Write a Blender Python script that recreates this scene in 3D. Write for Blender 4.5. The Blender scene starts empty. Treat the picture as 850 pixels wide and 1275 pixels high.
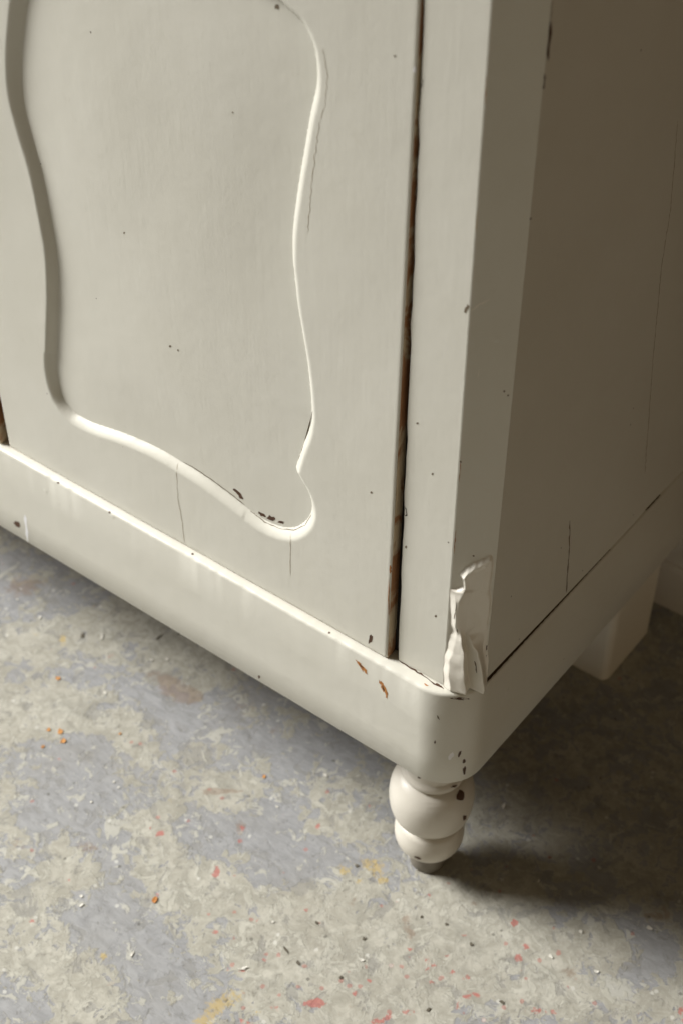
import bpy, bmesh, math, random
import numpy as np
from mathutils import Vector, Matrix
from mathutils.bvhtree import BVHTree
random.seed(7); rng = np.random.default_rng(7)
S = bpy.context.scene; COL = S.collection

# ---------------------------------------------------------------- camera
CAM = np.array([.330663, -.562169, 1.033165]); YAW, PITCH = .65865, .72626; FPX = 1784.6
fwd = np.array([-math.sin(YAW)*math.cos(PITCH), math.cos(YAW)*math.cos(PITCH), -math.sin(PITCH)])
rgt = np.array([math.cos(YAW), math.sin(YAW), 0.]); upv = np.cross(rgt, fwd)
cam = bpy.data.cameras.new('camera'); cam_o = bpy.data.objects.new('camera', cam); COL.objects.link(cam_o)
cam_o.matrix_world = Matrix([[rgt[i], upv[i], -fwd[i], CAM[i]] for i in range(3)] + [[0, 0, 0, 1]])
cam.sensor_fit = 'VERTICAL'; cam.sensor_height = 36; cam.lens = FPX/1275*36
cam.clip_start = .02; cam.clip_end = 60
cam.dof.use_dof = True; cam.dof.aperture_fstop = 8
cam.dof.focus_distance = float(np.dot(np.array([-.03, .015, .36]) - CAM, fwd))
S.camera = cam_o
# ---------------------------------------------------------------- light: one big window far to the left, dim warm room, added fill lamp at right
W = bpy.data.worlds.new('World'); S.world = W; W.use_nodes = True
bg = W.node_tree.nodes['Background']; bg.inputs[0].default_value = (1, .84, .60, 1); bg.inputs[1].default_value = .112
def area(name, loc, to, sx, sy, power, col):
    L = bpy.data.lights.new(name, 'AREA'); L.shape = 'RECTANGLE'; L.size = sx; L.size_y = sy; L.energy = power; L.color = col
    o = bpy.data.objects.new(name, L); COL.objects.link(o); o.location = loc
    o.rotation_euler = (Vector(to) - Vector(loc)).to_track_quat('-Z', 'Y').to_euler(); return o
AZ, EL, DIST = math.radians(21), math.radians(32.5), 7.0
area('window_light', (-.2 - DIST*math.cos(EL)*math.cos(AZ), -DIST*math.cos(EL)*math.sin(AZ), .3 + DIST*math.sin(EL)), (-.45, -.15, -.15), 2.8, 3.0, 65, (1, .985, .965)).data.spread = math.radians(29.5)
area("warm_fill", (2.1, -.7, .8), (0, .15, .4), 1.6, 1.3, 2.2, (1, .62, .30))  # unseen warm fill lamp, added to lift the cabinet's side
S.view_settings.view_transform = 'Standard'; S.view_settings.look = 'None'
S.view_settings.exposure = 0; S.view_settings.gamma = 1

# ---------------------------------------------------------------- measures (metres)
ZF, ZT, ZTOP = .1757, .2757, 1.12       # plinth bottom, plinth top, cabinet top
DD, DL = .0067, .0110                   # door front, stile front (y)
XI, WI = -.0225, .0274                  # corner arris, where the canted face meets the side
XL, XR = -.4614, -.0690                 # right door's left edge, its right edge at the foot
XEND, YB = -.931, .420                  # far end and back of the cabinet

def ray(u, v):
    return rgt*((u - 425)/FPX) - upv*((v - 637.5)/FPX) + fwd
def on_plane(u, v, n, d):
    r = ray(u, v); n = np.array(n, float); return CAM + r*((d - n@CAM)/(n@r))
def on_floor(u, v): return on_plane(u, v, (0, 0, 1), 0)
LEAN = .0058
def on_door(u, v, y=DD): return on_plane(u, v, (0, 1, -LEAN), y - LEAN*ZT)
def project(p):
    q = np.asarray(p) - CAM; z = q@fwd
    return 425 + FPX*(q@rgt)/z, 637.5 - FPX*(q@upv)/z

# ---------------------------------------------------------------- node helpers / materials
def lin(r, g, b):
    f = lambda c: (c/255/12.92 if c <= 10 else ((c/255 + .055)/1.055)**2.4)
    return (f(r), f(g), f(b), 1)
class N:
    def __init__(s, name):
        s.m = bpy.data.materials.new(name); s.m.use_nodes = True; s.t = s.m.node_tree
        s.b = s.t.nodes['Principled BSDF']
    def n(s, kind, **kw):
        x = s.t.nodes.new(kind)
        for k, v in kw.items():
            if k.startswith('i_'):
                x.inputs[k[2:].replace('_', ' ')].default_value = v
            else: setattr(x, k, v)
        return x
    def l(s, a, b): s.t.links.new(a, b)
    def math(s, op, a, b=None, clamp=False):
        x = s.n('ShaderNodeMath', operation=op); x.use_clamp = clamp
        for i, v in enumerate((a, b)):
            if v is None: continue
            if isinstance(v, (int, float)): x.inputs[i].default_value = v
            else: s.l(v, x.inputs[i])
        return x.outputs[0]
    def noise(s, vec, scale, detail=4, rough=.55, dist=0):
        x = s.n('ShaderNodeTexNoise'); x.inputs['Scale'].default_value = scale; x.inputs['Detail'].default_value = detail
        x.inputs['Roughness'].default_value = rough; x.inputs['Distortion'].default_value = dist; s.l(vec, x.inputs['Vector']); return x.outputs[0]
    def mapping(s, vec, sc, loc=(0, 0, 0)):
        x = s.n('ShaderNodeMapping'); x.inputs['Scale'].default_value = sc; x.inputs['Location'].default_value = loc; s.l(vec, x.inputs['Vector']); return x.outputs[0]
    def step(s, v, lo, hi):
        x = s.n('ShaderNodeMapRange', interpolation_type='SMOOTHSTEP'); x.inputs[1].default_value = lo; x.inputs[2].default_value = hi; s.l(v, x.inputs[0]); return x.outputs[0]
    def mix(s, f, a, b):
        x = s.n('ShaderNodeMix', data_type='RGBA')
        if isinstance(f, (int, float)): x.inputs[0].default_value = f
        else: s.l(f, x.inputs[0])
        for i, v in ((6, a), (7, b)):
            if isinstance(v, tuple): x.inputs[i].default_value = v
            else: s.l(v, x.inputs[i])
        return x.outputs[2]
    def obj(s): return s.n('ShaderNodeTexCoord').outputs['Object']
    def attr(s, name): return s.n('ShaderNodeAttribute', attribute_name=name).outputs['Fac']
    def bump(s, h, strength, dist, prev=None):
        x = s.n('ShaderNodeBump'); x.inputs['Strength'].default_value = strength; x.inputs['Distance'].default_value = dist
        s.l(h, x.inputs['Height'])
        if prev is not None: s.l(prev, x.inputs['Normal'])
        return x.outputs[0]

def paint(name, col, grain, rough=.38, strokes=.5, relief=.42):
    k = N(name); v = k.obj()
    tone = k.noise(v, 9, 5); c = k.mix(tone, tuple(x*y for x, y in zip(col[:3], (.93, .92, .88))) + (1,), tuple(min(1, x*1.05) for x in col[:3]) + (1,))
    dirt = k.step(k.noise(v, 38, 8, .7), .62, .80)
    c = k.mix(k.math('MULTIPLY', dirt, .16), c, lin(150, 138, 112))
    # tiny pin holes and specks
    vo = k.n('ShaderNodeTexVoronoi', feature='F1'); vo.inputs['Scale'].default_value = 75; k.l(v, vo.inputs['Vector'])
    sel = k.math('GREATER_THAN', k.n('ShaderNodeSeparateColor').outputs[0], .5)
    sc = k.n('ShaderNodeSeparateColor'); k.l(vo.outputs['Color'], sc.inputs[0])
    pick = k.math('GREATER_THAN', sc.outputs[0], .985)
    spot = k.math('MULTIPLY', pick, k.math('LESS_THAN', vo.outputs['Distance'], .055))
    c = k.mix(k.math('MULTIPLY', spot, .75), c, lin(70, 52, 36))
    k.l(c, k.b.inputs['Base Color'])
    # brush strokes along the grain, orange peel, nibs
    s1 = k.noise(k.mapping(v, grain), 1, 4, .6)
    s2 = k.noise(v, 420, 3, .6); s3 = k.noise(v, 60, 4, .5)
    nib = k.n('ShaderNodeTexVoronoi'); nib.inputs['Scale'].default_value = 48; k.l(v, nib.inputs['Vector'])
    sn = k.n('ShaderNodeSeparateColor'); k.l(nib.outputs['Color'], sn.inputs[0])
    nb = k.math('MULTIPLY', k.math('GREATER_THAN', sn.outputs[1], .93), k.step(nib.outputs['Distance'], .16, .02))
    h = k.math('ADD', k.math('MULTIPLY', s1, strokes), k.math('ADD', k.math('MULTIPLY', s2, .14), k.math('ADD', k.math('MULTIPLY', s3, .75), k.math('MULTIPLY', nb, .75))))
    k.l(k.bump(h, relief, .0009), k.b.inputs['Normal'])
    r = k.math('ADD', rough - .06, k.math('MULTIPLY', s3, .14)); k.l(r, k.b.inputs['Roughness'])
    return k.m
PC = (.636, .625, .558, 1)
M_V = paint('paint_brushed_upright', PC, (240, 240, 12), strokes=.22)
M_H = paint('paint_brushed_along', PC, (8, 200, 300), strokes=.28)
M_S = paint('paint_side', PC, (300, 300, 8), strokes=.22, rough=.45)
M_F = paint('paint_turned', (.61, .58, .515, 1), (40, 40, 520), rough=.38, strokes=.7)
M_FILL = paint('paint_filler', (.74, .71, .635, 1), (40, 40, 40), rough=.34, strokes=.5)
M_BLOCK = paint('paint_block', (.80, .78, .71, 1), (300, 300, 10), rough=.5, strokes=.3)
M_WALL = paint('skirting_paint', (.76, .73, .68, 1), (8, 90, 260), rough=.45, strokes=.3)
def wood(name, a, b, painted=None, lo=.5, hi=.56):
    k = N(name); v = k.obj()
    g = k.noise(k.mapping(v, (260, 260, 14)), 1, 5, .65)
    c = k.mix(g, a, b)
    if painted: c = k.mix(k.step(k.noise(k.mapping(v, (30, 30, 22)), 1, 7, .65, .6), lo, hi), c, painted)
    k.l(c, k.b.inputs['Base Color']); k.b.inputs['Roughness'].default_value = .7
    k.l(k.bump(k.noise(k.mapping(v, (400, 400, 60)), 1, 4, .6), .7, .0008), k.b.inputs['Normal']); return k.m
M_EDGE = wood('worn_door_edge', lin(140, 92, 58), lin(182, 138, 98), lin(205, 190, 162), .46, .56)
M_BARE = wood('bare_orange_wood', lin(120, 70, 28), lin(205, 140, 70))
M_DARKW = wood('dark_bare_wood', lin(48, 30, 18), lin(96, 64, 40))
def plain(name, col, rough=.8):
    k = N(name); v = k.obj(); c = k.mix(k.noise(v, 140, 4), tuple(x*.75 for x in col[:3]) + (1,), tuple(min(1, x*1.2) for x in col[:3]) + (1,))
    k.l(c, k.b.inputs['Base Color']); k.b.inputs['Roughness'].default_value = rough; return k.m
M_CRACK = plain('crack_dirt', lin(112, 100, 82)); M_BLACK = plain('gap_shade_chip_black', lin(34, 26, 20))  # the black paints in shade of the door gaps, also colours edge chips
M_INNER = plain('raw_inside_wood', lin(110, 84, 58)); M_WHITE = plain('bright_white_paint', lin(236, 236, 240), .4)
M_IRON = plain('grey_foot_tip', lin(118, 112, 100), .6)
M_FLAKE = plain('white_flake', lin(214, 211, 200), .6); M_CHIPW = plain('wood_chip', lin(196, 140, 78), .7)
M_SLIV = plain('dark_sliver', lin(92, 86, 72), .7)

# ---------------------------------------------------------------- object helpers
def put(name, me, mat, parent=None, smooth=False):
    o = bpy.data.objects.new(name, me); COL.objects.link(o)
    if mat: me.materials.append(mat)
    if smooth: me.polygons.foreach_set('use_smooth', [True]*len(me.polygons))
    if parent:
        o.parent = parent
        d = Vector((0, 0, 0)); p = parent
        while p: d += p.location; p = p.parent
        o.location = -d
    return o
def mesh(name, verts, faces):
    me = bpy.data.meshes.new(name); me.from_pydata([tuple(map(float, v)) for v in verts], [], faces); me.update(); return me
def from_bm(name, bm):
    me = bpy.data.meshes.new(name); bmesh.ops.recalc_face_normals(bm, faces=bm.faces); bm.to_mesh(me); bm.free(); return me
def box_bm(x0, x1, y0, y1, z0, z1, bevel=.001, seg=2):
    bm = bmesh.new(); bmesh.ops.create_cube(bm, size=1)
    for v in bm.verts:
        v.co = Vector((x0 if v.co.x < 0 else x1, y0 if v.co.y < 0 else y1, z0 if v.co.z < 0 else z1))
    if bevel: bmesh.ops.bevel(bm, geom=bm.edges[:], offset=bevel, segments=seg, affect='EDGES', profile=.5)
    return bm
def thing(name, label, cat, loc, group=None):
    o = bpy.data.objects.new(name, None); COL.objects.link(o); o.location = loc; o['label'] = label; o['category'] = cat
    if group: o['group'] = group
    o.empty_display_size = .05; return o
def bevel_some(bm, test, off, seg=2):
    bmesh.ops.bevel(bm, geom=[e for e in bm.edges if test(e)], offset=off, segments=seg, affect='EDGES', profile=.5)

# ---------------------------------------------------------------- floor
def spots_field(P, lst):
    """sum of soft round bumps; lst: (u, v, radius_px_x, radius_px_y, amount)"""
    f = np.zeros(len(P))
    for u, v, ru, rv, a in lst:
        c = on_floor(u, v); ex = on_floor(u + ru, v) - c; ey = on_floor(u, v + rv) - c
        Mi = np.linalg.inv(np.array([[ex[0], ey[0]], [ex[1], ey[1]]]))
        q = (P[:, :2] - c[:2])@Mi.T; d2 = (q**2).sum(1); f += a*np.exp(-d2*.9)
    return f
BLUE = [(60,1010,55,30,.30),(100,985,60,25,.25),(135,1065,28,28,.28),(20,1090,25,18,.2),(150,1160,60,40,.34),(190,1215,55,50,.30),(115,1125,40,30,.22),
 (255,1035,32,32,.30),(330,1025,45,38,.30),(345,1090,45,30,.30),(385,1065,35,25,.25),(305,1130,16,14,.25),(210,890,25,18,.28),(235,905,40,25,.25),(100,845,30,14,.3),(165,860,25,18,.25),
 (60,740,30,15,.15),(80,935,35,16,.25),(130,925,18,12,.22),(5,750,25,16,.2),(20,700,30,12,.2),(240,1245,40,30,.25),(448,1137,12,14,.32),(473,1122,16,10,.3),(487,1175,18,8,.3),(476,1219,11,12,.28),(596,1259,35,16,.25),
 (365,1225,16,22,.28),(780,1215,60,22,.26),(820,1180,30,20,.2),(700,1130,40,22,.14),(320,860,55,28,.15),(400,930,60,35,.16),(438,1168,8,9,.28),(20,1240,40,30,.12),
 (150,720,70,20,.1),(330,930,50,30,.14)]
BEIGE = [(255,1110,55,45,.30),(370,1130,70,45,.28),(190,1030,26,25,.30),(90,1080,60,30,.22),(60,1140,60,25,.15),(10,990,22,16,.3),(15,1025,14,14,.25),(110,1225,60,40,.22),(60,1195,50,20,.2),
 (55,880,70,35,.28),(160,900,45,20,.2),(290,990,50,28,.26),(500,1200,120,60,.26),(640,1230,120,40,.22),(560,1140,110,40,.24),(330,1200,60,35,.24),(420,1010,40,30,.15),(420,1220,60,50,.24),(243,1224,12,10,.4),
 (270,830,70,35,.14),(180,790,70,30,.15),(40,800,50,25,.15),(730,1180,50,30,.15),(215,1240,8,12,.4),(820,1240,40,30,.15),(640,1010,60,30,.1)]
RED = [(271,1083,6,7,1),(268,1090,5,5,.9),(396,1029,5,7,1),(303,1031,6,8,.9),(300,1047,6,4,.9),(381,1133,5,4,1),(269,1160,5,5,1),(291,1169,5,5,.9),(329,1195,6,4,1),(388,1250,20,6,1),(396,1247,8,7,.8),(302,1209,9,3,.9),(348,1187,4,4,.9),
 (534,1114,5,5,.9),(510,1181,6,4,1),(531,1194,7,5,.9),(538,1203,7,4,1),(530,1210,4,5,.8),(460,1221,6,4,1),(441,1237,6,5,1),(580,1218,7,4,1),(578,1242,6,5,1),(592,1238,8,5,1),(569,1253,5,8,.9),(483,1266,6,7,.9),(468,1272,12,6,1),(510,1260,20,5,.85),
 (540,1222,10,5,.8),(563,1210,8,5,.8),(500,1247,8,5,.7),(654,1179,7,6,1),(644,1193,8,7,1),(642,1149,6,5,.9),(667,1259,14,6,.9),(847,1259,7,14,.9),(690,1260,10,6,.7),(193,1120,4,5,.6),(188,1030,4,4,.9),(197,1039,6,5,.9),(205,1036,8,5,.6),(40,1147,8,5,.8),(30,1053,7,5,.7),(140,1224,7,6,.7),
 (138,817,6,5,.8),(40,812,6,6,.7),(65,810,6,5,.6),(118,754,4,4,.7),(340,1255,14,8,.7),(310,1275,10,6,.7),(617,1150,6,4,.6),(638,1150,4,6,.8),(720,1190,8,5,.5),(255,1130,6,6,.5),(155,958,8,5,.6),(740,1255,6,6,.6),(710,1230,20,10,.55),(320,1145,8,6,.7),(300,1270,5,5,.8),(2,700,8,12,.6),(12,740,10,8,.5)]
YEL = [(455,1073,22,9,.8),(470,1086,15,12,.8),(445,1098,12,7,.7),(478,1098,10,6,.7),(435,1085,10,6,.6),(290,1240,26,16,.75),(268,1255,18,14,.8),(252,1272,16,10,.95),(320,1262,16,14,.55),(129,1190,8,6,1.1),(79,797,6,11,1.1),(44,791,9,6,.8),(83,738,8,4,.8),(92,703,6,5,.5),(212,996,6,4,.8),(800,1222,14,7,.6),(770,1218,12,7,.4),(690,1118,8,10,.5),(620,1160,16,16,.3),(425,1082,5,8,.9),(430,1270,14,8,.4)]
BRN = [(225,862,24,12,.9),(212,850,12,10,1),(240,870,14,8,.7),(265,985,18,6,.9),(285,985,22,3,.7),(504,1144,9,9,.7),(510,1162,10,10,.7),(437,1124,11,9,.6),(190,840,18,10,.6),(20,735,30,16,.5),(40,725,30,14,.5),(185,1035,20,10,.4),(300,1030,8,12,.8),(820,1140,26,18,.7),(735,1160,18,14,.4),(300,880,30,16,.5),(345,910,18,10,.5),(150,770,60,22,.35),(710,1210,12,8,.7),(420,960,40,20,.3),(110,1055,22,10,.7),(22,1052,14,12,.6),(470,1130,10,8,.4),(340,1170,12,8,.5),(590,1125,8,5,.6),(430,1255,12,16,.5)]
def axis(a, b, st, lo, hi):
    core = list(np.arange(a, b, st)); out = []
    g, x = st, b
    while x < hi: out.append(x); g *= 1.6; x += g
    low = []; g, x = st*1.6, a - st
    while x > lo: low.append(x); g *= 1.6; x -= g
    return np.array([lo] + low[::-1] + core + out + [hi])
gx, gy = axis(-.70, .25, .0017, -9, 9), axis(-.33, .46, .0017, -9, 9)
X, Y = np.meshgrid(gx, gy); P = np.stack([X.ravel(), Y.ravel(), np.zeros(X.size)], 1)
nx, ny = len(gx), len(gy)
def grid_mesh(name, V, nx, ny, keep=None):
    i = np.arange(nx - 1); j = np.arange(ny - 1); I, J = np.meshgrid(i, j); a = (J*nx + I).ravel()
    F = np.stack([a, a + 1, a + nx + 1, a + nx], 1)
    if keep is not None:
        F = F[keep]; used = np.unique(F); mp = np.full(len(V), -1); mp[used] = np.arange(len(used)); V = V[used]; F = mp[F]
    else: used = None
    me = bpy.data.meshes.new(name); me.vertices.add(len(V)); me.vertices.foreach_set('co', np.ascontiguousarray(V, dtype=np.float32).ravel())
    me.loops.add(F.size); me.loops.foreach_set('vertex_index', F.astype(np.int32).ravel())
    me.polygons.add(len(F)); me.polygons.foreach_set('loop_start', np.arange(0, F.size, 4, dtype=np.int32))
    me.update(calc_edges=True); me.validate(); return me, used
me, _ = grid_mesh('floor', P, nx, ny)
for nm, f in (('patch', spots_field(P, BLUE) - spots_field(P, BEIGE)), ('red', spots_field(P, RED)), ('yellow', spots_field(P, YEL)), ('brown', spots_field(P, BRN)),
              ('redzone', spots_field(P, [(560,1230,200,70,1),(330,1170,120,70,.7),(700,1230,120,60,.7),(250,1090,80,60,.3)]))):
    at = me.attributes.new(nm, 'FLOAT', 'POINT'); at.data.foreach_set('value', np.ascontiguousarray(f, dtype=np.float32))
k = N('worn_painted_concrete'); v = k.obj()
n1 = k.noise(v, 24, 10, .66, .6); n2 = k.noise(v, 80, 8, .66, .8); n3 = k.noise(v, 330, 6, .7)
st = k.noise(k.mapping(v, (60, 150, 1), (2, 4, 0)), 1, 8, .7, .8)
fld = k.math('ADD', k.math('ADD', k.math('MULTIPLY', n1, .62), k.math('MULTIPLY', n2, .68)), k.math('MULTIPLY', k.attr('patch'), .60))
blue = k.step(fld, .645, .672)
fl2 = k.math('ADD', k.noise(k.mapping(v, (1, 1, 1), (3, 7, 0)), 62, 10, .72, 1.0), k.math('MULTIPLY', k.attr('patch'), -.10))
pale = k.step(fl2, .56, .60)                       # newer pale drips over both coats
grn = k.step(k.noise(k.mapping(v, (1, 1, 1), (11, 2, 0)), 34, 9, .7, .7), .50, .60)
c = k.mix(k.step(n2, .3, .7), lin(170, 167, 153), lin(203, 200, 186))
c = k.mix(k.math('MULTIPLY', grn, .5), c, lin(158, 156, 144))
cb = k.mix(k.step(st, .3, .7), lin(146, 147, 148), lin(170, 171, 172))
c = k.mix(k.math('MULTIPLY', blue, .95), c, cb)
c = k.mix(k.math('MULTIPLY', k.math('MULTIPLY', pale, k.math('ADD', .25, n1)), .95), c, lin(208, 206, 192))
isl = k.step(k.math('ADD', k.noise(k.mapping(v, (1, 1, 1), (9, 9, 0)), 38, 8, .64, .6), k.math('MULTIPLY', k.attr('patch'), -.05)), .585, .605)
c = k.mix(k.math('MULTIPLY', isl, .75), c, k.mix(n2, lin(186, 184, 168), lin(210, 208, 196)))
gri = k.step(k.noise(k.mapping(v, (1, 1, 1), (6, 12, 0)), 40, 8, .66, .6), .575, .60)
c = k.mix(k.math('MULTIPLY', gri, .55), c, lin(146, 145, 140))
deep = k.step(k.noise(k.mapping(v, (1, 1, 1), (5, 9, 0)), 120, 10, .74, .45), .54, .68)
c = k.mix(k.math('MULTIPLY', k.math('MULTIPLY', deep, k.step(k.noise(k.mapping(v, (1, 1, 1), (8, 3, 0)), 7, 5, .6),   .40, .62)), .55), c, lin(122, 118, 104))
mott = k.step(k.noise(k.mapping(v, (1, 1, 1), (4, 1, 0)), 160, 6, .7, .3), .38, .64)
c = k.mix(k.math('MULTIPLY', mott, k.math('SUBTRACT', .16, k.math('MULTIPLY', blue, .10))), c, lin(138, 134, 122))
wear = k.step(k.noise(k.mapping(v, (1, 1, 1), (1, 5, 0)), 9, 6, .65), .45, .75)
c = k.mix(k.math('MULTIPLY', wear, .30), c, lin(150, 144, 128))
def irregular(name, th, soft, amp, sc):
    return k.step(k.math('ADD', k.attr(name), k.math('MULTIPLY', k.math('SUBTRACT', k.noise(v, sc, 8, .75), .5), amp)), th, th + soft)
bro = irregular('brown', .42, .35, 1.9, 150); c = k.mix(k.math('MULTIPLY', bro, .5), c, lin(142, 116, 94))
yel = irregular('yellow', .62, .40, 2.4, 210); c = k.mix(k.math('MULTIPLY', yel, .62), c, lin(204, 176, 98))
rd = irregular('red', .66, .22, 2.2, 240); c = k.mix(k.math('MULTIPLY', rd, .70), c, lin(192, 98, 88))
# random fine specks: red where the floor is speckled, dark everywhere
vo = k.n('ShaderNodeTexVoronoi'); vo.inputs['Scale'].default_value = 130; k.l(v, vo.inputs['Vector'])
sc = k.n('ShaderNodeSeparateColor'); k.l(vo.outputs['Color'], sc.inputs[0])
dn = k.math('ADD', vo.outputs['Distance'], k.math('MULTIPLY', k.math('SUBTRACT', n3, .5), .5))
rs = k.math('MULTIPLY', k.math('GREATER_THAN', k.math('ADD', sc.outputs[0], k.math('MULTIPLY', k.attr('redzone'), .13)), .985), k.step(dn, .30, .20))
c = k.mix(k.math('MULTIPLY', rs, .5), c, lin(188, 110, 98))
ds = k.math('MULTIPLY', k.math('GREATER_THAN', sc.outputs[1], .972), k.step(dn, .24, .14))
c = k.mix(k.math('MULTIPLY', ds, .6), c, lin(84, 82, 72))
ws = k.math('MULTIPLY', k.math('GREATER_THAN', sc.outputs[2], .984), k.step(dn, .26, .16))
c = k.mix(k.math('MULTIPLY', ws, .6), c, lin(226, 225, 216))
dk = k.n('ShaderNodeMix', data_type='RGBA', blend_type='MULTIPLY'); dk.inputs[0].default_value = 1; k.l(c, dk.inputs[6]); dk.inputs[7].default_value = (.80, .80, .80, 1)
k.l(dk.outputs[2], k.b.inputs['Base Color'])
k.l(k.math('ADD', .50, k.math('MULTIPLY', n3, .22)), k.b.inputs['Roughness'])
h = k.math('ADD', k.math('MULTIPLY', blue, -.9), k.math('ADD', k.math('MULTIPLY', pale, .55), k.math('ADD', k.math('MULTIPLY', n2, k.math('SUBTRACT', .75, k.math('MULTIPLY', blue, .4))), k.math('ADD', k.math('MULTIPLY', n3, .30), k.math('ADD', k.math('MULTIPLY', deep, -.6), k.math('SUBTRACT', k.math('MULTIPLY', isl, .5), k.math('MULTIPLY', gri, .5)))))))
k.l(k.bump(h, .48, .0011), k.b.inputs['Normal'])
fo = put('floor', me, k.m, smooth=True); fo['kind'] = 'structure'

# ---------------------------------------------------------------- wall and skirting behind
wo = put('wall', from_bm('wall', box_bm(-3, 3, .458, .60, 0, 2.6, 0)), plain('brown_plaster', lin(104, 82, 58), .9)); wo['kind'] = 'structure'
sk = thing('skirting_board', 'pale painted skirting board along the wall behind the cabinet', 'skirting board', (0, .45, 0))
bm = bmesh.new()
prof = [(.4575, 0), (.443, 0), (.443, .050), (.4445, .0555), (.4470, .0570), (.4470, .0592), (.4445, .0600), (.4445, .088), (.4475, .094), (.4575, .096)]
rings = [[bm.verts.new((x, y, z)) for y, z in prof] for x in (-2.98, 2.98)]
for i in range(len(prof)):
    bm.faces.new((rings[0][i], rings[0][(i+1) % len(prof)], rings[1][(i+1) % len(prof)], rings[1][i]))
bm.faces.new(rings[0]); bm.faces.new(rings[1][::-1])
put('board', from_bm('board', bm), M_WALL, sk)

# ---------------------------------------------------------------- the cabinet
cab = thing('cabinet', 'old off-white painted wooden cabinet with carved door panel, patched corner and turned foot', 'cabinet', (-.45, .21, 0))
# plinth: profile swept round the rounded front corners
R = .035
path = []   # (x, y, nx, ny)
for x in np.linspace(-.465, -R - .0004, 190): path.append((x, 0, 0, -1))
for a in np.linspace(0, math.pi/2, 28): path.append((-R + R*math.sin(a), R - R*math.cos(a), math.sin(a), -math.cos(a)))
for y in np.linspace(R + .001, YB, 90): path.append((0, y, 1, 0))
left = [(2*-.4655 - x, y, -a, b) for x, y, a, b in path[1:]][::-1]
path = left + path
pr = [(-.020, .0), (-.0022, .0), (-.0008, .0005), (0, .0016), (0, .03), (0, .06), (0, .0970), (-.0003, .0983), (-.0010, .0991), (-.0020, .0995), (-.009, .1), (-.028, .1)]
V = []
ph = rng.uniform(0, 6.28, 12)
for i, (x, y, a, b) in enumerate(path):
    s = x*1.0 + y
    wob = sum(math.sin(s*w + ph[q])*am for q, (w, am) in enumerate(((37, .00022), (91, .00016), (210, .00012), (480, .00010), (760, .00007))))
    for o, z in pr:
        oo = o + (wob*.10 if .0005 < z < .097 else 0) - (max(0, wob)*1.2 if .0975 < z < .0997 else 0)
        V.append((x + a*oo, y + b*oo, ZF + z - (abs(wob)*.9 if z > .0975 and o > -.002 else 0)))
m = len(pr)
F = [(i*m + j, (i+1)*m + j, (i+1)*m + j + 1, i*m + j + 1) for i in range(len(path) - 1) for j in range(m - 1)]
plinth = put('plinth', mesh('plinth', V, F), M_H, cab, True)
# bottom board, back, top, far end
put('bottom_board', from_bm('bottom_board', box_bm(XEND + .012, -.012, .013, YB - .004, ZF + .006, ZF + .022, 0)), M_INNER, cab)
put('back_panel', from_bm('back_panel', box_bm(XEND + .004, -.004, YB - .012, YB, ZT + .001, ZTOP, 0)), M_INNER, cab)
put('top_board', from_bm('top_board', box_bm(XEND - .015, .015, -.012, YB + .004, ZTOP + .001, ZTOP + .026, .004)), M_H, cab)
# side panels (the front lower corner of the near one has lifted off the plinth a little)
def side(x0, x1, lift):
    bm = box_bm(x0, x1, WI + .0004, YB - .013, ZT, ZTOP, .0007, 2)
    for v in bm.verts:
        if v.co.z < ZT + .01: v.co.z += .0004 + lift*max(0, 1 - (v.co.y - WI)/.17)**1.2*(1 if v.co.y < .2 else 0)
    return from_bm('side_panel', bm)
bm = bmesh.new()
ys = np.concatenate([np.linspace(WI + .0004, .215, 24), [.25, .262, .27, .285, .30, YB - .013]])
def liftf(y): return .0003 + .0042*max(0, 1 - (y - WI)/.175)**1.1 + (.0016 if .262 <= y <= .285 else 0)
rowsv = []
for y in ys:
    zb = ZT + liftf(y); c0 = .0008 if y > WI + .001 else .0014
    rowsv.append([bm.verts.new(q) for q in ((-.018, y, zb), (-.0012, y, zb), (-.0004, y, zb + .0010), (-.0004, y, ZTOP), (-.018, y, ZTOP))])
for a, b in zip(rowsv, rowsv[1:]):
    for j in range(5): bm.faces.new((a[j], a[(j+1) % 5], b[(j+1) % 5], b[j]))
bm.faces.new(rowsv[0]); bm.faces.new(rowsv[-1][::-1])
side_panel = put('side_panel', from_bm('side_panel', bm), M_S, cab)
put('side_panel', side(XEND + .0004, XEND + .018, 0), M_S, cab)
# corner posts: front stile with a canted corner
def post(sign):
    bm = bmesh.new(); rings = []
    for z in np.linspace(ZT + .0006, ZTOP, 60):
        f = (z - ZT)/.5; xl = -.0625 + .0005*min(f, 1)
        jag = .00035*math.sin(z*97) + .0003*math.sin(z*251 + 1) + .00022*math.sin(z*633)
        pts = [(xl + jag, DL + .0006), (xl + jag + .0007, DL), (XI - .0011, DL), (XI - .0002, DL + .00025), (XI + .0008, DL + .0009),
               (-.0010, WI - .0007), (0, WI - .0001), (-.0004, WI + .0002), (-.020, WI + .0002), (-.030, .05), (xl + jag, .05)]
        rings.append([bm.verts.new((x if sign > 0 else 2*-.4655 - x, y, z)) for x, y in pts])
    n = len(rings[0])
    for a, b in zip(rings, rings[1:]):
        for j in range(n): bm.faces.new((a[j], a[(j+1) % n], b[(j+1) % n], b[j]))
    bm.faces.new(rings[0]); bm.faces.new(rings[-1][::-1]); return from_bm('corner_post', bm)
corner = put('corner_post', post(1), M_V, cab)
put('corner_post', post(-1), M_V, cab)

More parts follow.
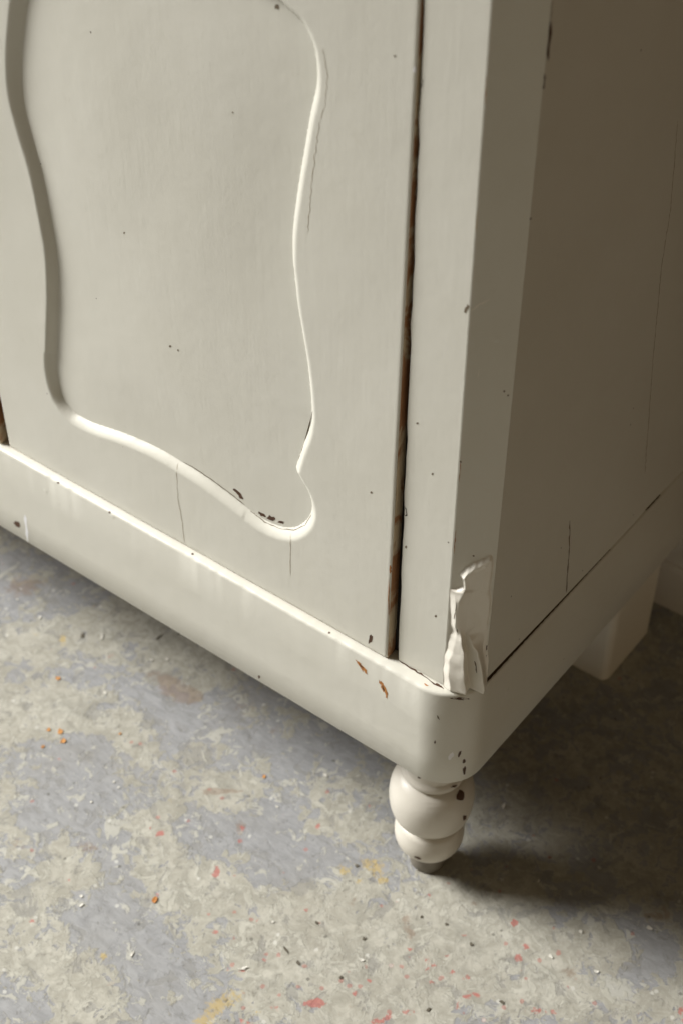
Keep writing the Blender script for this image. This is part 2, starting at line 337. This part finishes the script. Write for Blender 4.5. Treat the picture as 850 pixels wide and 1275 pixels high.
# doors: carved curve traced on the panel, rounded shoulder falling to a sunk, slightly pillowed panel
inner = [(36,2),(31,40),(28,76),(30,121),(40.5,167),(53,212),(63,263),(72,319),(74,371),(72,421),(71.5,462),(78,492),(91,511),(104,520),(121,527.5),(152,537.6),(177,547.7),(202,560),(222.6,572),(253,590.7),(283,612.5),(314,636),(334,649),(354,656),(369,655.5),(382,647),(388.6,634),(387,618.5),(379.5,601),(369,581.6),
         (377,555),(384.6,535),(388.6,512),(387,482),(383,446.5),(377,411),(371,375.7),(367,340),(365,320),(365.5,283),(372,233),(379.5,187),(387,142),(394.7,106),(394.7,76),(389.6,50.6),(379.5,30),(367,18),(357,8),(344,-3),(300,-25),(240,-60),(180,-95),(120,-105),(80,-80),(50,-40)]
REC = .0056
pts = np.array([on_door(u, v_, DD + REC)[[0, 2]] for u, v_ in inner]); cusp = 29
def spline(p, n=10):
    q = []; L = len(p)
    for i in range(L):
        a, b, c_, d = p[i-1], p[i], p[(i+1) % L], p[(i+2) % L]
        if i == cusp: a = b
        if (i + 1) % L == cusp: d = c_
        for t in np.arange(n)/n:
            m0, m1 = (c_ - a)*.5, (d - b)*.5
            q.append((2*t**3-3*t**2+1)*b + (t**3-2*t**2+t)*m0 + (-2*t**3+3*t**2)*c_ + (t**3-t**2)*m1)
    return np.array(q)
curve = spline(pts)
def sdf(Q):
    A = curve; B = np.roll(curve, -1, 0); d = np.full(len(Q), 1e9); near = np.zeros_like(Q); ins = np.zeros(len(Q), bool)
    for a, b in zip(A, B):
        e = b - a; t = np.clip(((Q - a)@e)/(e@e), 0, 1); pr_ = a + t[:, None]*e; dd = ((Q - pr_)**2).sum(1)
        mk = dd < d; d[mk] = dd[mk]; near[mk] = pr_[mk]
        cr = (a[1] > Q[:, 1]) != (b[1] > Q[:, 1])
        if cr.any(): ins[cr] ^= Q[cr, 0] < (b[0] - a[0])*(Q[cr, 1] - a[1])/(b[1] - a[1]) + a[0]
    d = np.sqrt(d); return np.where(ins, -d, d), near
def right_edge(z): return XR + (.0059)*np.clip((z - ZT)/.48, 0, 1)
ST = .00115
ux = np.concatenate([np.arange(0, 1, ST/.392), [1.]])
zz = np.concatenate([np.arange(ZT + .0009, .80, ST), np.arange(.80, ZTOP - .003, .006), [ZTOP - .003]])
nz = len(zz); U, Z = np.meshgrid(ux, zz); XX = XL + U*(right_edge(Z) - XL)
Q = np.stack([XX.ravel(), Z.ravel()], 1); D, near = sdf(Q)
inside = (U.ravel() > 0) & (U.ravel() < 1)
WID = .0058 + .0010*(Q[:, 0] > -.2) + .0014*np.clip((Q[:, 1] - .35)/.04, 0, 1)*(Q[:, 0] < -.3) + .0038*np.clip((Q[:, 1] - .50)/.2, 0, 1)*(Q[:, 0] < -.25) + .0012*(Q[:, 1] < .40)
sn = (np.abs(D) < ST*.5) & inside; Q[sn] = near[sn]; D[sn] = 0
t = np.clip(D/WID, 0, 1)
pw = 1.55 - .33*np.clip((Q[:, 1] - .35)/.04, 0, 1)*(Q[:, 0] < -.3)
prof_out = REC*(1 - t)**pw
pil = np.clip(-D/.075, 0, 1).reshape(nz, len(ux))
def blur(A, r, ax):
    c_ = np.cumsum(np.pad(A, [(r + 1, r) if q == ax else (0, 0) for q in (0, 1)], mode='edge'), axis=ax); w = 2*r + 1
    return (c_[w:] - c_[:-w])/w if ax == 0 else (c_[:, w:] - c_[:, :-w])/w
for _ in range(3): pil = blur(blur(pil, 16, 0), 16, 1)
prof_in = REC - .0026*pil.ravel()
wav = lambda x, z: .00012*np.sin(x*61 + 2*np.sin(z*17)) + .0001*np.sin(z*43 + x*23)
Yd = DD + np.where(D <= 0, prof_in, prof_out) + wav(Q[:, 0], Q[:, 1]) + LEAN*(Q[:, 1] - ZT)
edge = np.minimum((U*.392).ravel(), ((1 - U)*.392).ravel()); Yd += np.where(edge < .0018, (1 - edge/.0018)**2*.0008, 0)
eb = Q[:, 1] - ZT - .0009; Yd += np.where(eb < .002, (1 - eb/.002)**2*.0006, 0)
Vd = np.stack([Q[:, 0], Yd, Q[:, 1]], 1); nxd = len(ux)
I, J = np.meshgrid(np.arange(nxd - 1), np.arange(nz - 1)); a = (J*nxd + I).ravel()
Dc = D[a] + D[a+1] + D[a+nxd] + D[a+nxd+1]; isin = Dc < 0
door = bpy.data.objects.new('door', None); dm, _ = grid_mesh('door', Vd, nxd, nz, ~isin)
door = put('door', dm, M_V, cab, True)
pm, _ = grid_mesh('panel', Vd, nxd, nz, isin); panel = put('panel', pm, M_V, door, True)
# door body: its edges, bare and worn along the opening side
def slab(xl, fr, yf, yb, mirror=False):
    bm = bmesh.new(); rings = []
    for z in np.concatenate([np.linspace(ZT + .0009, .80, 70), [ZTOP - .003]]):
        xr = fr(z); jag = .0001*math.sin(z*130) + .00012*math.sin(z*410 + 2)
        rings.append([bm.verts.new((x, y + LEAN*(z - ZT), z)) for x, y in ((xl, yf), (xr, yf), (xr + jag*.6, yf + .006), (xr - .0005, yb), (xl, yb))])
    n = 5
    for a_, b_ in zip(rings, rings[1:]):
        for j in range(1, n): bm.faces.new((a_[j], a_[(j+1) % n], b_[(j+1) % n], b_[j]))
    bm.faces.new(rings[0]); bm.faces.new(rings[-1][::-1]); return from_bm('door_edge', bm)
put('edge_strip', slab(XL, lambda z: float(right_edge(z)), DD + .0008, DD + .0105), M_EDGE, door)
# left door: mirrored, only its worn meeting edge shows
ld = dm.copy(); lp = pm.copy(); XM = -.4695 + XL
for q in (ld, lp):
    co = np.empty(len(q.vertices)*3, np.float32); q.vertices.foreach_get('co', co); co = co.reshape(-1, 3); co[:, 0] = XM - co[:, 0]; co[:, 1] -= .0027
    q.vertices.foreach_set('co', co.ravel()); q.flip_normals(); q.update()
door2 = put('door', ld, None, cab); put('panel', lp, None, door2)
put('edge_strip', slab(XM - XR, lambda z: -.4695, DD - .0019, DD + .019), M_EDGE, door2)
put('inner_stop', from_bm('inner_stop', box_bm(-.0755, -.0635, .0175, .0495, ZT + .001, ZTOP - .001, 0)), M_BLACK, cab)  # coloured black so the door gap's shade is painted in
put('inner_stop', from_bm('inner_stop', box_bm(-.50, -.43, .029, .045, ZT + .001, ZTOP - .001, 0)), M_BLACK, cab)

# turned front feet
FX, FY = -.0508, .0500
prof = [(0, .0), (.0140, .0), (.0150, .0012), (.0158, .009), (.0168, .0215), (.0178, .0225), (.0192, .0230), (.0240, .0256), (.0274, .0305), (.0289, .0360), (.0289, .0415), (.0277, .0455), (.0266, .0484), (.0246, .0500), (.0226, .0508), (.0221, .0528), (.0236, .0545), (.0272, .0572), (.0310, .0612), (.0334, .0690), (.0345, .0775), (.0346, .0850), (.0338, .0925), (.0318, .0992), (.0288, .1046), (.0256, .1078), (.0234, .1090), (.0229, .1100), (.0236, .1112), (.0252, .1130), (.0256, .1155), (.0250, .1180), (.0236, .1200), (.0230, .1215), (.0240, .1300), (.027, .14), (.028, ZF - .001), (0, ZF - .001)]
_z = [0, .0215, .0232, .0415, .053, .0775, .109, .1215, .14, ZF]; _w = [0, .0235, .0256, .0480, .0635, .0885, .1185, .1300, .147, ZF]
prof = [(r, float(np.interp(z, _z, _w))) for r, z in prof]
def lathe(name, prof, cx, cy, seg=72):
    V, F = [], []
    for r, z in prof:
        for i in range(seg):
            a = 2*math.pi*i/seg; V.append((cx + r*math.cos(a), cy + r*math.sin(a), z))
    for j in range(len(prof) - 1):
        for i in range(seg): F.append((j*seg + i, j*seg + (i+1) % seg, (j+1)*seg + (i+1) % seg, (j+1)*seg + i))
    return mesh(name, V, F)
def smooth_prof(p):
    out = []
    for i in range(len(p) - 1):
        out.append(p[i])
        if p[i][0] > .001 and p[i+1][0] > .001:
            a = p[max(i-1, 1)]; d = p[min(i+2, len(p)-2)]
            out.append(tuple((-a[q] + 9*p[i][q] + 9*p[i+1][q] - d[q])/16 for q in (0, 1)))
    return out + [p[-1]]
split = 5
foot = put('turned_foot', lathe('turned_foot', smooth_prof(prof[4:]), FX, FY), M_F, cab, True)
tip = put('worn_tip', lathe('worn_tip', prof[:5], FX, FY), M_IRON, foot, True)
f2 = foot.copy(); COL.objects.link(f2); f2.location.x += -.931 - 2*FX; t2 = tip.copy(); COL.objects.link(t2); t2.parent = f2
# square rear blocks
bm = box_bm(-.0690, -.0318, .318, .401, 0, ZF + .004, 0)
bevel_some(bm, lambda e: all(v.co.x > -.04 and v.co.y < .33 for v in e.verts), .0068, 4)
bevel_some(bm, lambda e: e.calc_length() > .1, .0012, 2)
blk = put('block_foot', from_bm('block_foot', bm), M_BLOCK, cab)
b2 = blk.copy(); COL.objects.link(b2); b2.location.x += -.931 + .069 + .0318

# filler smeared over the damaged corner: ridges and hollows as a relief over the canted face
A0 = np.array([XI, DL]); A1 = np.array([0, WI]); LU = np.linalg.norm(A1 - A0); du = (A1 - A0)/LU; nn = np.array([du[1], -du[0]])
ROWS = [(684,[570,577,582,592,602,610,613],[0,3.4,2.7,1.9,1.9,1.3,0]),
 (714,[572,577,582,592,602,610,612.5],[0,3.4,2.7,1.9,1.9,1.3,0]),
 (722,[575.5,578,582,592,600,609,612],[0,3.2,2.5,1.8,2.2,1.3,0]),
 (731,[576.5,579,583,590,599,608.5,611.5],[0,3.2,2.5,1.6,2.4,1.3,0]),
 (734.5,[560.5,566,577,588,598,608,611],[0,1.6,4.2,2.2,2.2,1.3,0]),
 (745,[559,565,570,582,593,608,611],[0,3.6,4.6,2.6,1.8,1.3,0]),
 (760,[560,565.5,570,580,592,607,610],[0,4.2,4.3,2.4,1.5,1.3,0]),
 (775,[562,567,571,581,594,606.5,609],[0,3.5,3.8,2.2,1.8,1.1,0]),
 (784,[563,568,573,579,583,603,608],[0,3.0,4,2.2,3,.9,0]),
 (792,[560,566,574,578.5,586,602,607],[0,3.2,6,1.5,5,.7,0]),
 (805,[556,562,576,579.5,593,599,606],[0,3.4,7,1.4,6.4,.5,0]),
 (820,[553.5,559,577.5,581,599,603,608],[0,3.6,7.6,1.2,7.4,.7,0]),
 (835,[552,558,578,582,601,605,609],[0,4.2,8,1.2,7.8,.8,0]),
 (850,[551,558,578.5,583,600.5,605,609],[0,4.8,8,1.6,7.2,.8,0]),
 (875,[551,558,578.5,584,600,605,609],[0,4.8,7.6,2.2,6.6,.8,0])]
ry = np.array([r[0] for r in ROWS]); rx = np.array([r[1] for r in ROWS]); rh = np.array([r[2] for r in ROWS])
nu, nv = 110, 380
uu = np.linspace(-.0028, LU + .0015, nu); vv = np.linspace(ZT + .0002, .415, nv)
H = np.zeros((nv, nu)); Bp = np.zeros((nv, nu, 3))
for j, z in enumerate(vv):
    for i, u_ in enumerate(uu):
        b = A0 + du*u_; Bp[j, i] = (b[0], b[1], z)
q = Bp.reshape(-1, 3) - CAM; zc = q@fwd; px = 425 + FPX*(q@rgt)/zc; py = 637.5 - FPX*(q@upv)/zc
hh = np.zeros(len(px))
for k_, (x_, y_) in enumerate(zip(px, py)):
    if y_ < 686 or y_ > 874: continue
    yj = y_ + .8*np.sin(x_*.33)
    r = min(max(np.searchsorted(ry, yj) - 1, 0), len(ry) - 2); f = np.clip((yj - ry[r])/(ry[r+1] - ry[r]), 0, 1)
    f = f*f*(3 - 2*f)
    hh[k_] = np.interp(x_ + .9*np.sin(y_*.13 + 1) + .45*np.sin(y_*.31), rx[r]*(1-f) + rx[r+1]*f, rh[r]*(1-f) + rh[r+1]*f, left=0, right=0)
yl = np.interp(px, [574, 580, 588, 600, 613], [713, 707, 701, 695.5, 690]) + .5*np.sin(px*.7)
up = np.clip((py - yl)/5.5, 0, 1); up = up*(2 - up)
hh = hh*up + np.where(hh > .2, 1.1*np.exp(-((py - yl - 5)/3.5)**2)*up, 0)
hh = hh*(1.05 + .22*np.clip((py - 770)/40, 0, 1))
H = hh.reshape(nv, nu)
for _ in range(5):
    Hp = np.pad(H, 1, mode='edge'); H = (Hp[:-2, 1:-1] + Hp[2:, 1:-1] + Hp[1:-1, :-2] + Hp[1:-1, 2:] + 4*H)/8
UU, VV = np.meshgrid(uu, vv)
H += np.where(H > .3, .11*np.sin(UU*420 + 3*np.sin(VV*90))*np.sin(VV*110 + 2*np.sin(UU*260)), 0)
foot_pull = np.clip((VV - ZT)/.003, 0, 1)
Hm = (H*(.72 + .28*np.sqrt(foot_pull)) - .12)*.001
Vf = Bp + np.stack([nn[0]*Hm, nn[1]*Hm, np.zeros_like(Hm)], 2)
# outside the canted face the skim wraps back on to stile and side
over = np.clip(-UU, 0, 1); Vf[..., 1] += over*.0; 
I, J = np.meshgrid(np.arange(nu - 1), np.arange(nv - 1)); a = (J*nu + I).ravel(); hf = H.ravel()
keep = (np.maximum.reduce([hf[a], hf[a+1], hf[a+nu], hf[a+nu+1]]) > .05)
fm, _ = grid_mesh('corner_filler', Vf.reshape(-1, 3), nu, nv, keep)
filler = put('corner_filler', fm, M_FILL, cab, True); filler['label'] = 'lumpy white filler smeared over the broken lower corner'

# ---------------------------------------------------------------- wear: chips, cracks, drips laid on the parts, painted seam shade
DG = bpy.context.evaluated_depsgraph_get(); _bvh = {}
def bvh(o):
    if o.name not in _bvh:
        me_ = o.data; off = np.zeros(3)
        _bvh[o.name] = BVHTree.FromPolygons([v.co.copy() for v in me_.vertices], [tuple(p.vertices) for p in me_.polygons])
    return _bvh[o.name]
def host(o): return door if o == panel else o
def fill_gaps(V):
    ok = [i for i, p in enumerate(V) if p is not None]
    return [V[min(ok, key=lambda j: abs(i - j))] for i in range(len(V))] if ok else None
def hit(o, u, v, lift=.00012):
    r = Vector(ray(u, v)).normalized(); p, n_, _, _ = bvh(o).ray_cast(Vector(CAM), r)
    if p is None: return None
    if n_.dot(r) > 0: n_ = -n_
    return p + n_*lift
def chip(o, u, v, w, h, mat, rot=0, jag=.35, n=12, name='paint_chip', lift=.00012):
    V = []; c = hit(o, u, v, lift)
    if c is None: return
    for i in range(n):
        a = 2*math.pi*i/n; r = 1 + random.uniform(-jag, jag)
        x, y = math.cos(a)*w*r/2, math.sin(a)*h*r/2; ca, sa = math.cos(rot), math.sin(rot)
        p = hit(o, u + x*ca - y*sa, v + x*sa + y*ca, lift)
        if p is None: p = c
        V.append(p)
    V.append(c)
    return put(name, mesh(name, V, [(i, (i+1) % n, n) for i in range(n)]), mat, host(o))
def crack(o, pl, w, mat, name='crack', jit=.5, lift=.0001):
    P_ = []
    for (a, b), (c_, d) in zip(pl, pl[1:]):
        L = max(2, int(math.hypot(c_ - a, d - b)/4))
        P_ += [(a + (c_ - a)*i/L, b + (d - b)*i/L) for i in range(L)]
    P_.append(pl[-1]); V = []; n = len(P_)
    for i, (x, y) in enumerate(P_):
        a, b = P_[max(i-1, 0)], P_[min(i+1, n-1)]; dx, dy = b[0]-a[0], b[1]-a[1]; l = math.hypot(dx, dy) or 1
        ww = w*random.uniform(.35, .95)*(.3 if i in (0, n-1) else 1)/2; j = random.uniform(-jit, jit)
        for s in (-1, 1):
            p = hit(o, x - dy/l*(ww*s + j), y + dx/l*(ww*s + j), lift); V.append(p)
    L_, R_ = fill_gaps(V[::2]), fill_gaps(V[1::2])
    if not L_ or not R_: return
    V = [p for ab in zip(L_, R_) for p in ab]
    return put(name, mesh(name, V, [(2*i, 2*i+1, 2*i+3, 2*i+2) for i in range(n-1)]), mat, host(o))
M_SCR = plain('faint_seam', lin(162, 152, 132))
# plinth
for (u, v_, w, h, r) in ((446,825,3.4,9,-.9),(450,831,4.2,13,-.65),(455,836,3,8,-.5),(475,852,3.6,10,-.6),(478,858,4.4,13,-.4),(481,866,2.6,8,-.1)): chip(plinth, u, v_, w, h, M_BARE, r, .5, 16)
for (u, v_, w, h, r) in ((449,829,1.6,7,-.7),(477,857,1.8,7,-.4)): chip(plinth, u, v_, w, h, M_DARKW, r, .5, 10, lift=.0002)
chip(plinth, 21, 652, 6, 10, M_DARKW, -.6); chip(plinth, 323, 843, 3, 5, M_DARKW)
crack(plinth, [(31.5,641),(33,655),(35,674)], 4.2, M_WHITE, 'white_drip', .1)
chip(plinth, 561, 941, 6, 9, M_WHITE, .4); chip(plinth, 572, 938, 3, 8, M_DARKW, .4); chip(plinth, 577.5, 948, 4, 5, M_DARKW, .5); chip(plinth, 577.5, 959, 4, 9, M_DARKW)
chip(plinth, 541, 924, 2, 4, M_DARKW); chip(plinth, 545, 893, 1.8, 6, M_CRACK, -.4)
for (u, v_) in ((73,601),(137,638),(410,788),(240,690)): chip(plinth, u, v_, 3, 2.4, M_DARKW)
crack(plinth, [(497,823),(512,832),(527,842),(540,851),(552,857)], 2.4, M_DARKW, jit=.8)
chip(plinth, 545, 853, 9, 3.4, M_DARKW, .5); chip(plinth, 571, 870, 22, 3, M_DARKW, .05); chip(plinth, 530, 853, 6, 2, M_BARE, .5)
# foot
chip(foot, 572, 991, 10, 14, M_DARKW, .1, .2, 10, lift=.0004); chip(foot, 578, 1018, 5, 7, M_DARKW, .3); chip(foot, 522, 967, 5, 6, M_DARKW, -.6); chip(foot, 565, 979, 8, 3, M_DARKW, -.2); chip(foot, 520, 1068, 9, 3, M_DARKW, .3)
# door
for (u, v_, w, h, r) in ((297,614,13,5,.75),(301,619,8,3.4,.8),(326,640,13,5,.5),(338,645,10,5,.3),(350,650,8,2.4,.2)):
    chip(panel, u, v_, w, h, M_DARKW, r, .45)
crack(panel, [(222,573),(240,581),(262,596),(284,612),(305,629)], 1.3, M_CRACK, jit=.3)
crack(door, [(312,636),(330,650),(350,658.5),(366,660),(380,654),(388,640)], 1.3, M_CRACK, jit=.4)
crack(door, [(222,576),(220,588),(222,620),(227,650),(230,676)], .8, M_SCR, jit=.4); crack(door, [(362,664),(361.5,690),(361.5,717)], 1.0, M_SCR, jit=.3)
crack(door, [(398,150),(394,180),(390,215),(386,250),(383,290)], .9, M_SCR, jit=1.2); crack(door, [(402,60),(408,95),(405,130),(399,150)], .8, M_SCR, jit=.6)
crack(door, [(389,512),(384,536),(377,556),(369,578)], 1.2, M_CRACK, jit=.3)
chip(door, 461, 795, 4, 12, M_DARKW, .2); crack(door, [(458,808),(461,812),(466,816)], 1.2, M_CRACK)
for (u, v_, r) in ((462,613,2.4),(491,70,2.4),(155,290,2),(212,431,2.6),(222,436,2),(290,140,1.8),(345,8,6)): chip(door if u > 400 else panel, u, v_, r, r*1.2, M_CRACK)
chip(door, 350, 3, 8, 4, M_DARKW, .5); chip(door, 486, 709, 4, 10, M_BARE); chip(door, 515.5, 87, 4, 8, M_WHITE); chip(door, 483.5, 745, 2, 40, M_EDGE)
# stile and canted corner
for (u, v_, w, h) in ((503,637,6,14),(520,190,4,14),(497,690,3,18),(494,760,2.6,16),(524,104,4,8),(526,40,3,14)): chip(corner, u, v_, w, h, M_BLACK, 0, .5)
chip(corner, 580.5, 384, 4, 11, M_CRACK, .4); crack(corner, [(587,387),(596,379),(609,373)], 3.6, M_FILL, 'scratch')
for (u, v_) in ((627,487),(632,492),(589,692),(505,681),(519,527),(573,575),(542,767),(538,590)): chip(corner, u, v_, 2.6, 2.8, M_CRACK)
for pl in ([(573,575),(571,600)],[(605,95),(603.5,130)],[(594,262),(592,290)],[(567,660),(564.5,690)]): crack(corner, pl, 1.6, M_EDGE, 'worn_arris', .3)
crack(corner, [(594,470),(596,458)], 1.5, M_FILL, 'scratch')
# filler cracks
for pl, w in (([(568,750),(566,764),(564.5,771)],1.4),([(568.5,783),(569,788)],1.8),([(590,823),(592,830),(593,838)],2.2)): crack(filler, pl, w, M_CRACK, jit=.3)
for (u, v_, w, h) in ((600.5,794,4,8),(604,806,4,8)): chip(corner, u, v_, w, h, M_DARKW); 
for (u, v_, w, h, r) in ((605,818,9,6,.2),(609,825,6,8,.2),(612,833,6,5,0)): chip(corner, u, v_, w, h, M_DARKW, r, .6)
# side
crack(side_panel, [(709,648),(707.5,690),(704,738)], 1.8, M_CRACK, jit=.4); crack(side_panel, [(843,150),(834,260),(823,330),(812,450),(802,590)], 1.0, M_SCR, jit=.4)
chip(side_panel, 682, 50, 6, 46, M_DARKW, .1, .4, 16); chip(side_panel, 675.5, 102, 4, 22, M_DARKW, .1, .4, 14); crack(side_panel, [(687,0),(683,40)], 1.1, M_CRACK)
chip(side_panel, 659, 272, 3.4, 3.4, M_DARKW); chip(side_panel, 616, 834, 9, 9, M_DARKW, -.5, .5)
M_SEAM = plain('seam_shade', lin(72, 54, 36))
def seam(y0, y1, n=14):  # dark strips inside the side seam, painting in the gap's shade
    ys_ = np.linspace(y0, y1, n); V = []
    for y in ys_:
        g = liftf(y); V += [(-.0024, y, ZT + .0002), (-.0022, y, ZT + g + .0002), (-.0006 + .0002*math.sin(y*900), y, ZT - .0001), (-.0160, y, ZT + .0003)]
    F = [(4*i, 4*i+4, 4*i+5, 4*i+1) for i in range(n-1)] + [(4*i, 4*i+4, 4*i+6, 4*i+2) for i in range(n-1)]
    return put('seam_shade', mesh('seam_shade', V, F), M_SEAM, plinth)
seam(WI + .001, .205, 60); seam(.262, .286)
crack(plinth, [(745,703),(757,690)], 3, M_F, 'scratch')

# ---------------------------------------------------------------- bits lying on the floor
def flake(name, label, cat, group, u, v, w, h, mat, rot, curl=.3):
    c = on_floor(u, v); s = 1/1290.; n = 9; top, bot = [], []
    w, h = w*s*.70, h*s*.9
    for i in range(n):
        a = 2*math.pi*i/n; r = 1 + random.uniform(-.35, .3); x, y = math.cos(a)*w*r/2, math.sin(a)*h*r/2
        z = .0004 + curl*abs(x)*.35 + random.uniform(0, .0003)
        X_, Y_ = x*math.cos(rot) - y*math.sin(rot), x*math.sin(rot) + y*math.cos(rot)
        bot.append((X_, Y_, z)); top.append((X_*.93, Y_*.93, z + .00018))
    V = top + bot + [(0, 0, .0006)]; F = [(i, (i+1) % n, 2*n) for i in range(n)] + [(n+i, n+(i+1) % n, (i+1) % n, i) for i in range(n)] + [tuple(range(2*n-1, n-1, -1))]
    o = put(name, mesh(name, V, F), mat); o.location = (c[0], c[1], 0); o['label'] = label; o['category'] = cat
    if group: o['group'] = group
GF, GW, GC = 'pale paint flakes scattered on the floor', 'tan wood chips on the floor', 'dark crumbs scattered on the floor'
for u, v_, w, h, r, lab in (
 (50,769,7,5,0,'tiny white paint flake on the shaded floor under the left of the plinth'),
 (131,863,5,5,1,'white paint flake on the floor between the plinth and the cluster of tan chips'),
 (101,1116,6,4,.6,'upper, smaller of two white flakes close together on the left floor'),
 (101,1128,6,7,0,'lower, larger of two white flakes close together on the left floor'),
 (165,1188,4,8,.4,'narrow white flake right of the small yellow spot at lower left'),
 (114,999,5,4,0,'pale flake on the blue grey patch below the pair of tiny flakes'),
 (142,974,4,4,0,'tiny white flake, upper left one of a close pair on blue grey floor'),
 (148,981,5,3,0,'tiny white flake, lower right one of a close pair on blue grey floor'),
 (208,821,7,5,.5,'white flake close under the plinth, right one of two'),
 (189,822,6,5,0,'white flake close under the plinth, left one of two'),
 (340,1148,4,4,0,'white speck of paint on beige floor above the two dark slivers'),
 (450,1196,9,4,.3,'white flake on the beige floor below and left of the turned foot'),
 (722,1160,7,4,-.4,'white flake at the edge of the cabinet shadow, left of the other one there'),
 (808,1156,8,6,.4,'pale flake at the edge of the cabinet shadow near the right picture edge'),
 (685,1191,9,4,-.6,'white flake just right of the two red spots at lower right'),
 (742,1210,8,4,.2,'slim white flake nearest the blue grey patch in the bottom right corner'),
 (22,747,5,5,0,'cream flake on the shaded floor at the left picture edge'),
 (670,1097,3,5,0,'tiny flake lying in the long shadow of the turned foot'),
 (345,1005,6,3,0,'pale flake on the blue grey floor below the middle of the plinth'),
 (405,965,9,4,0,'pale sliver under the plinth, nearest to the turned foot on its left'),
 (626,1004,6,10,.4,'pale upright flake in the shade just right of the turned foot')):
    flake('paint_flake', lab, 'paint flake', GF, u, v_, w, h, M_FLAKE, r)
flake('paint_flake', 'long curved white paint sliver on the floor near the yellow stain', 'paint flake', GF, 303, 1206, 14, 4, M_FLAKE, .9, .5)
flake('paint_flake', 'curled pale paint flake on the floor below the left of the plinth', 'paint flake', GF, 127, 794, 16, 4, M_FLAKE, -1.0, .5)
for u, v_, w, h, r, lab in (
 (73,845,10,6,.2,'tan wood splinter on its own above the cluster of tan chips'),
 (61,909,7,6,0,'left chip of the cluster of tan wood chips at far left'),
 (76,911,8,9,.6,'upper right chip of the cluster of tan wood chips at far left'),
 (79,923,10,8,.2,'largest, lower right chip of the cluster of tan wood chips'),
 (54,930,5,7,0,'lowest and leftmost chip of the cluster of tan wood chips'),
 (150,914,4,6,0,'lone tan crumb of wood right of the cluster of tan chips'),
 (329,967,6,6,0,'orange wood crumb on the floor below the middle of the plinth')):
    flake('wood_chip', lab, 'wood chip', GW, u, v_, w, h, M_CHIPW, r)
flake('wood_chip', 'orange brown wood crumb on a blue grey patch of the open floor', 'wood chip', GW, 193, 1121, 7, 9, M_BARE, .3)
for u, v_, w, h, r, lab in (
 (356,1183,14,3,-.4,'longer, upper one of two dark slivers on the beige floor'),
 (371,1199,9,3,-.5,'shorter, lower one of two dark slivers on the beige floor'),
 (394,1149,5,4,0,'dark crumb above and right of the two dark slivers'),
 (444,1078,5,4,0,'dark crumb in the yellow stain left of the turned foot'),
 (524,1142,4,5,0,'dark crumb straight below the turned foot'),
 (555,1151,5,4,0,'dark crumb below and just right of the turned foot'),
 (586,1176,6,5,0,'dark crumb left of the two red spots at lower right'),
 (453,1169,5,5,0,'dark crumb between the yellow stain and the white flake below it'),
 (533,1257,5,6,0,'dark crumb at the bottom among the red specks'),
 (624,1248,9,5,.1,'widest dark crumb, near the bottom right of the red specks'),
 (424,1217,4,5,0,'dark crumb at the bottom, below and left of the white flake'),
 (198,794,4,14,0,'upright dark sliver on the floor close under the plinth'),
 (103,791,8,10,.4,'dark crumb on the shaded floor left of the curled pale flake')):
    flake('dark_crumb', lab, 'crumb', GC, u, v_, w, h, M_SLIV, r, .1)
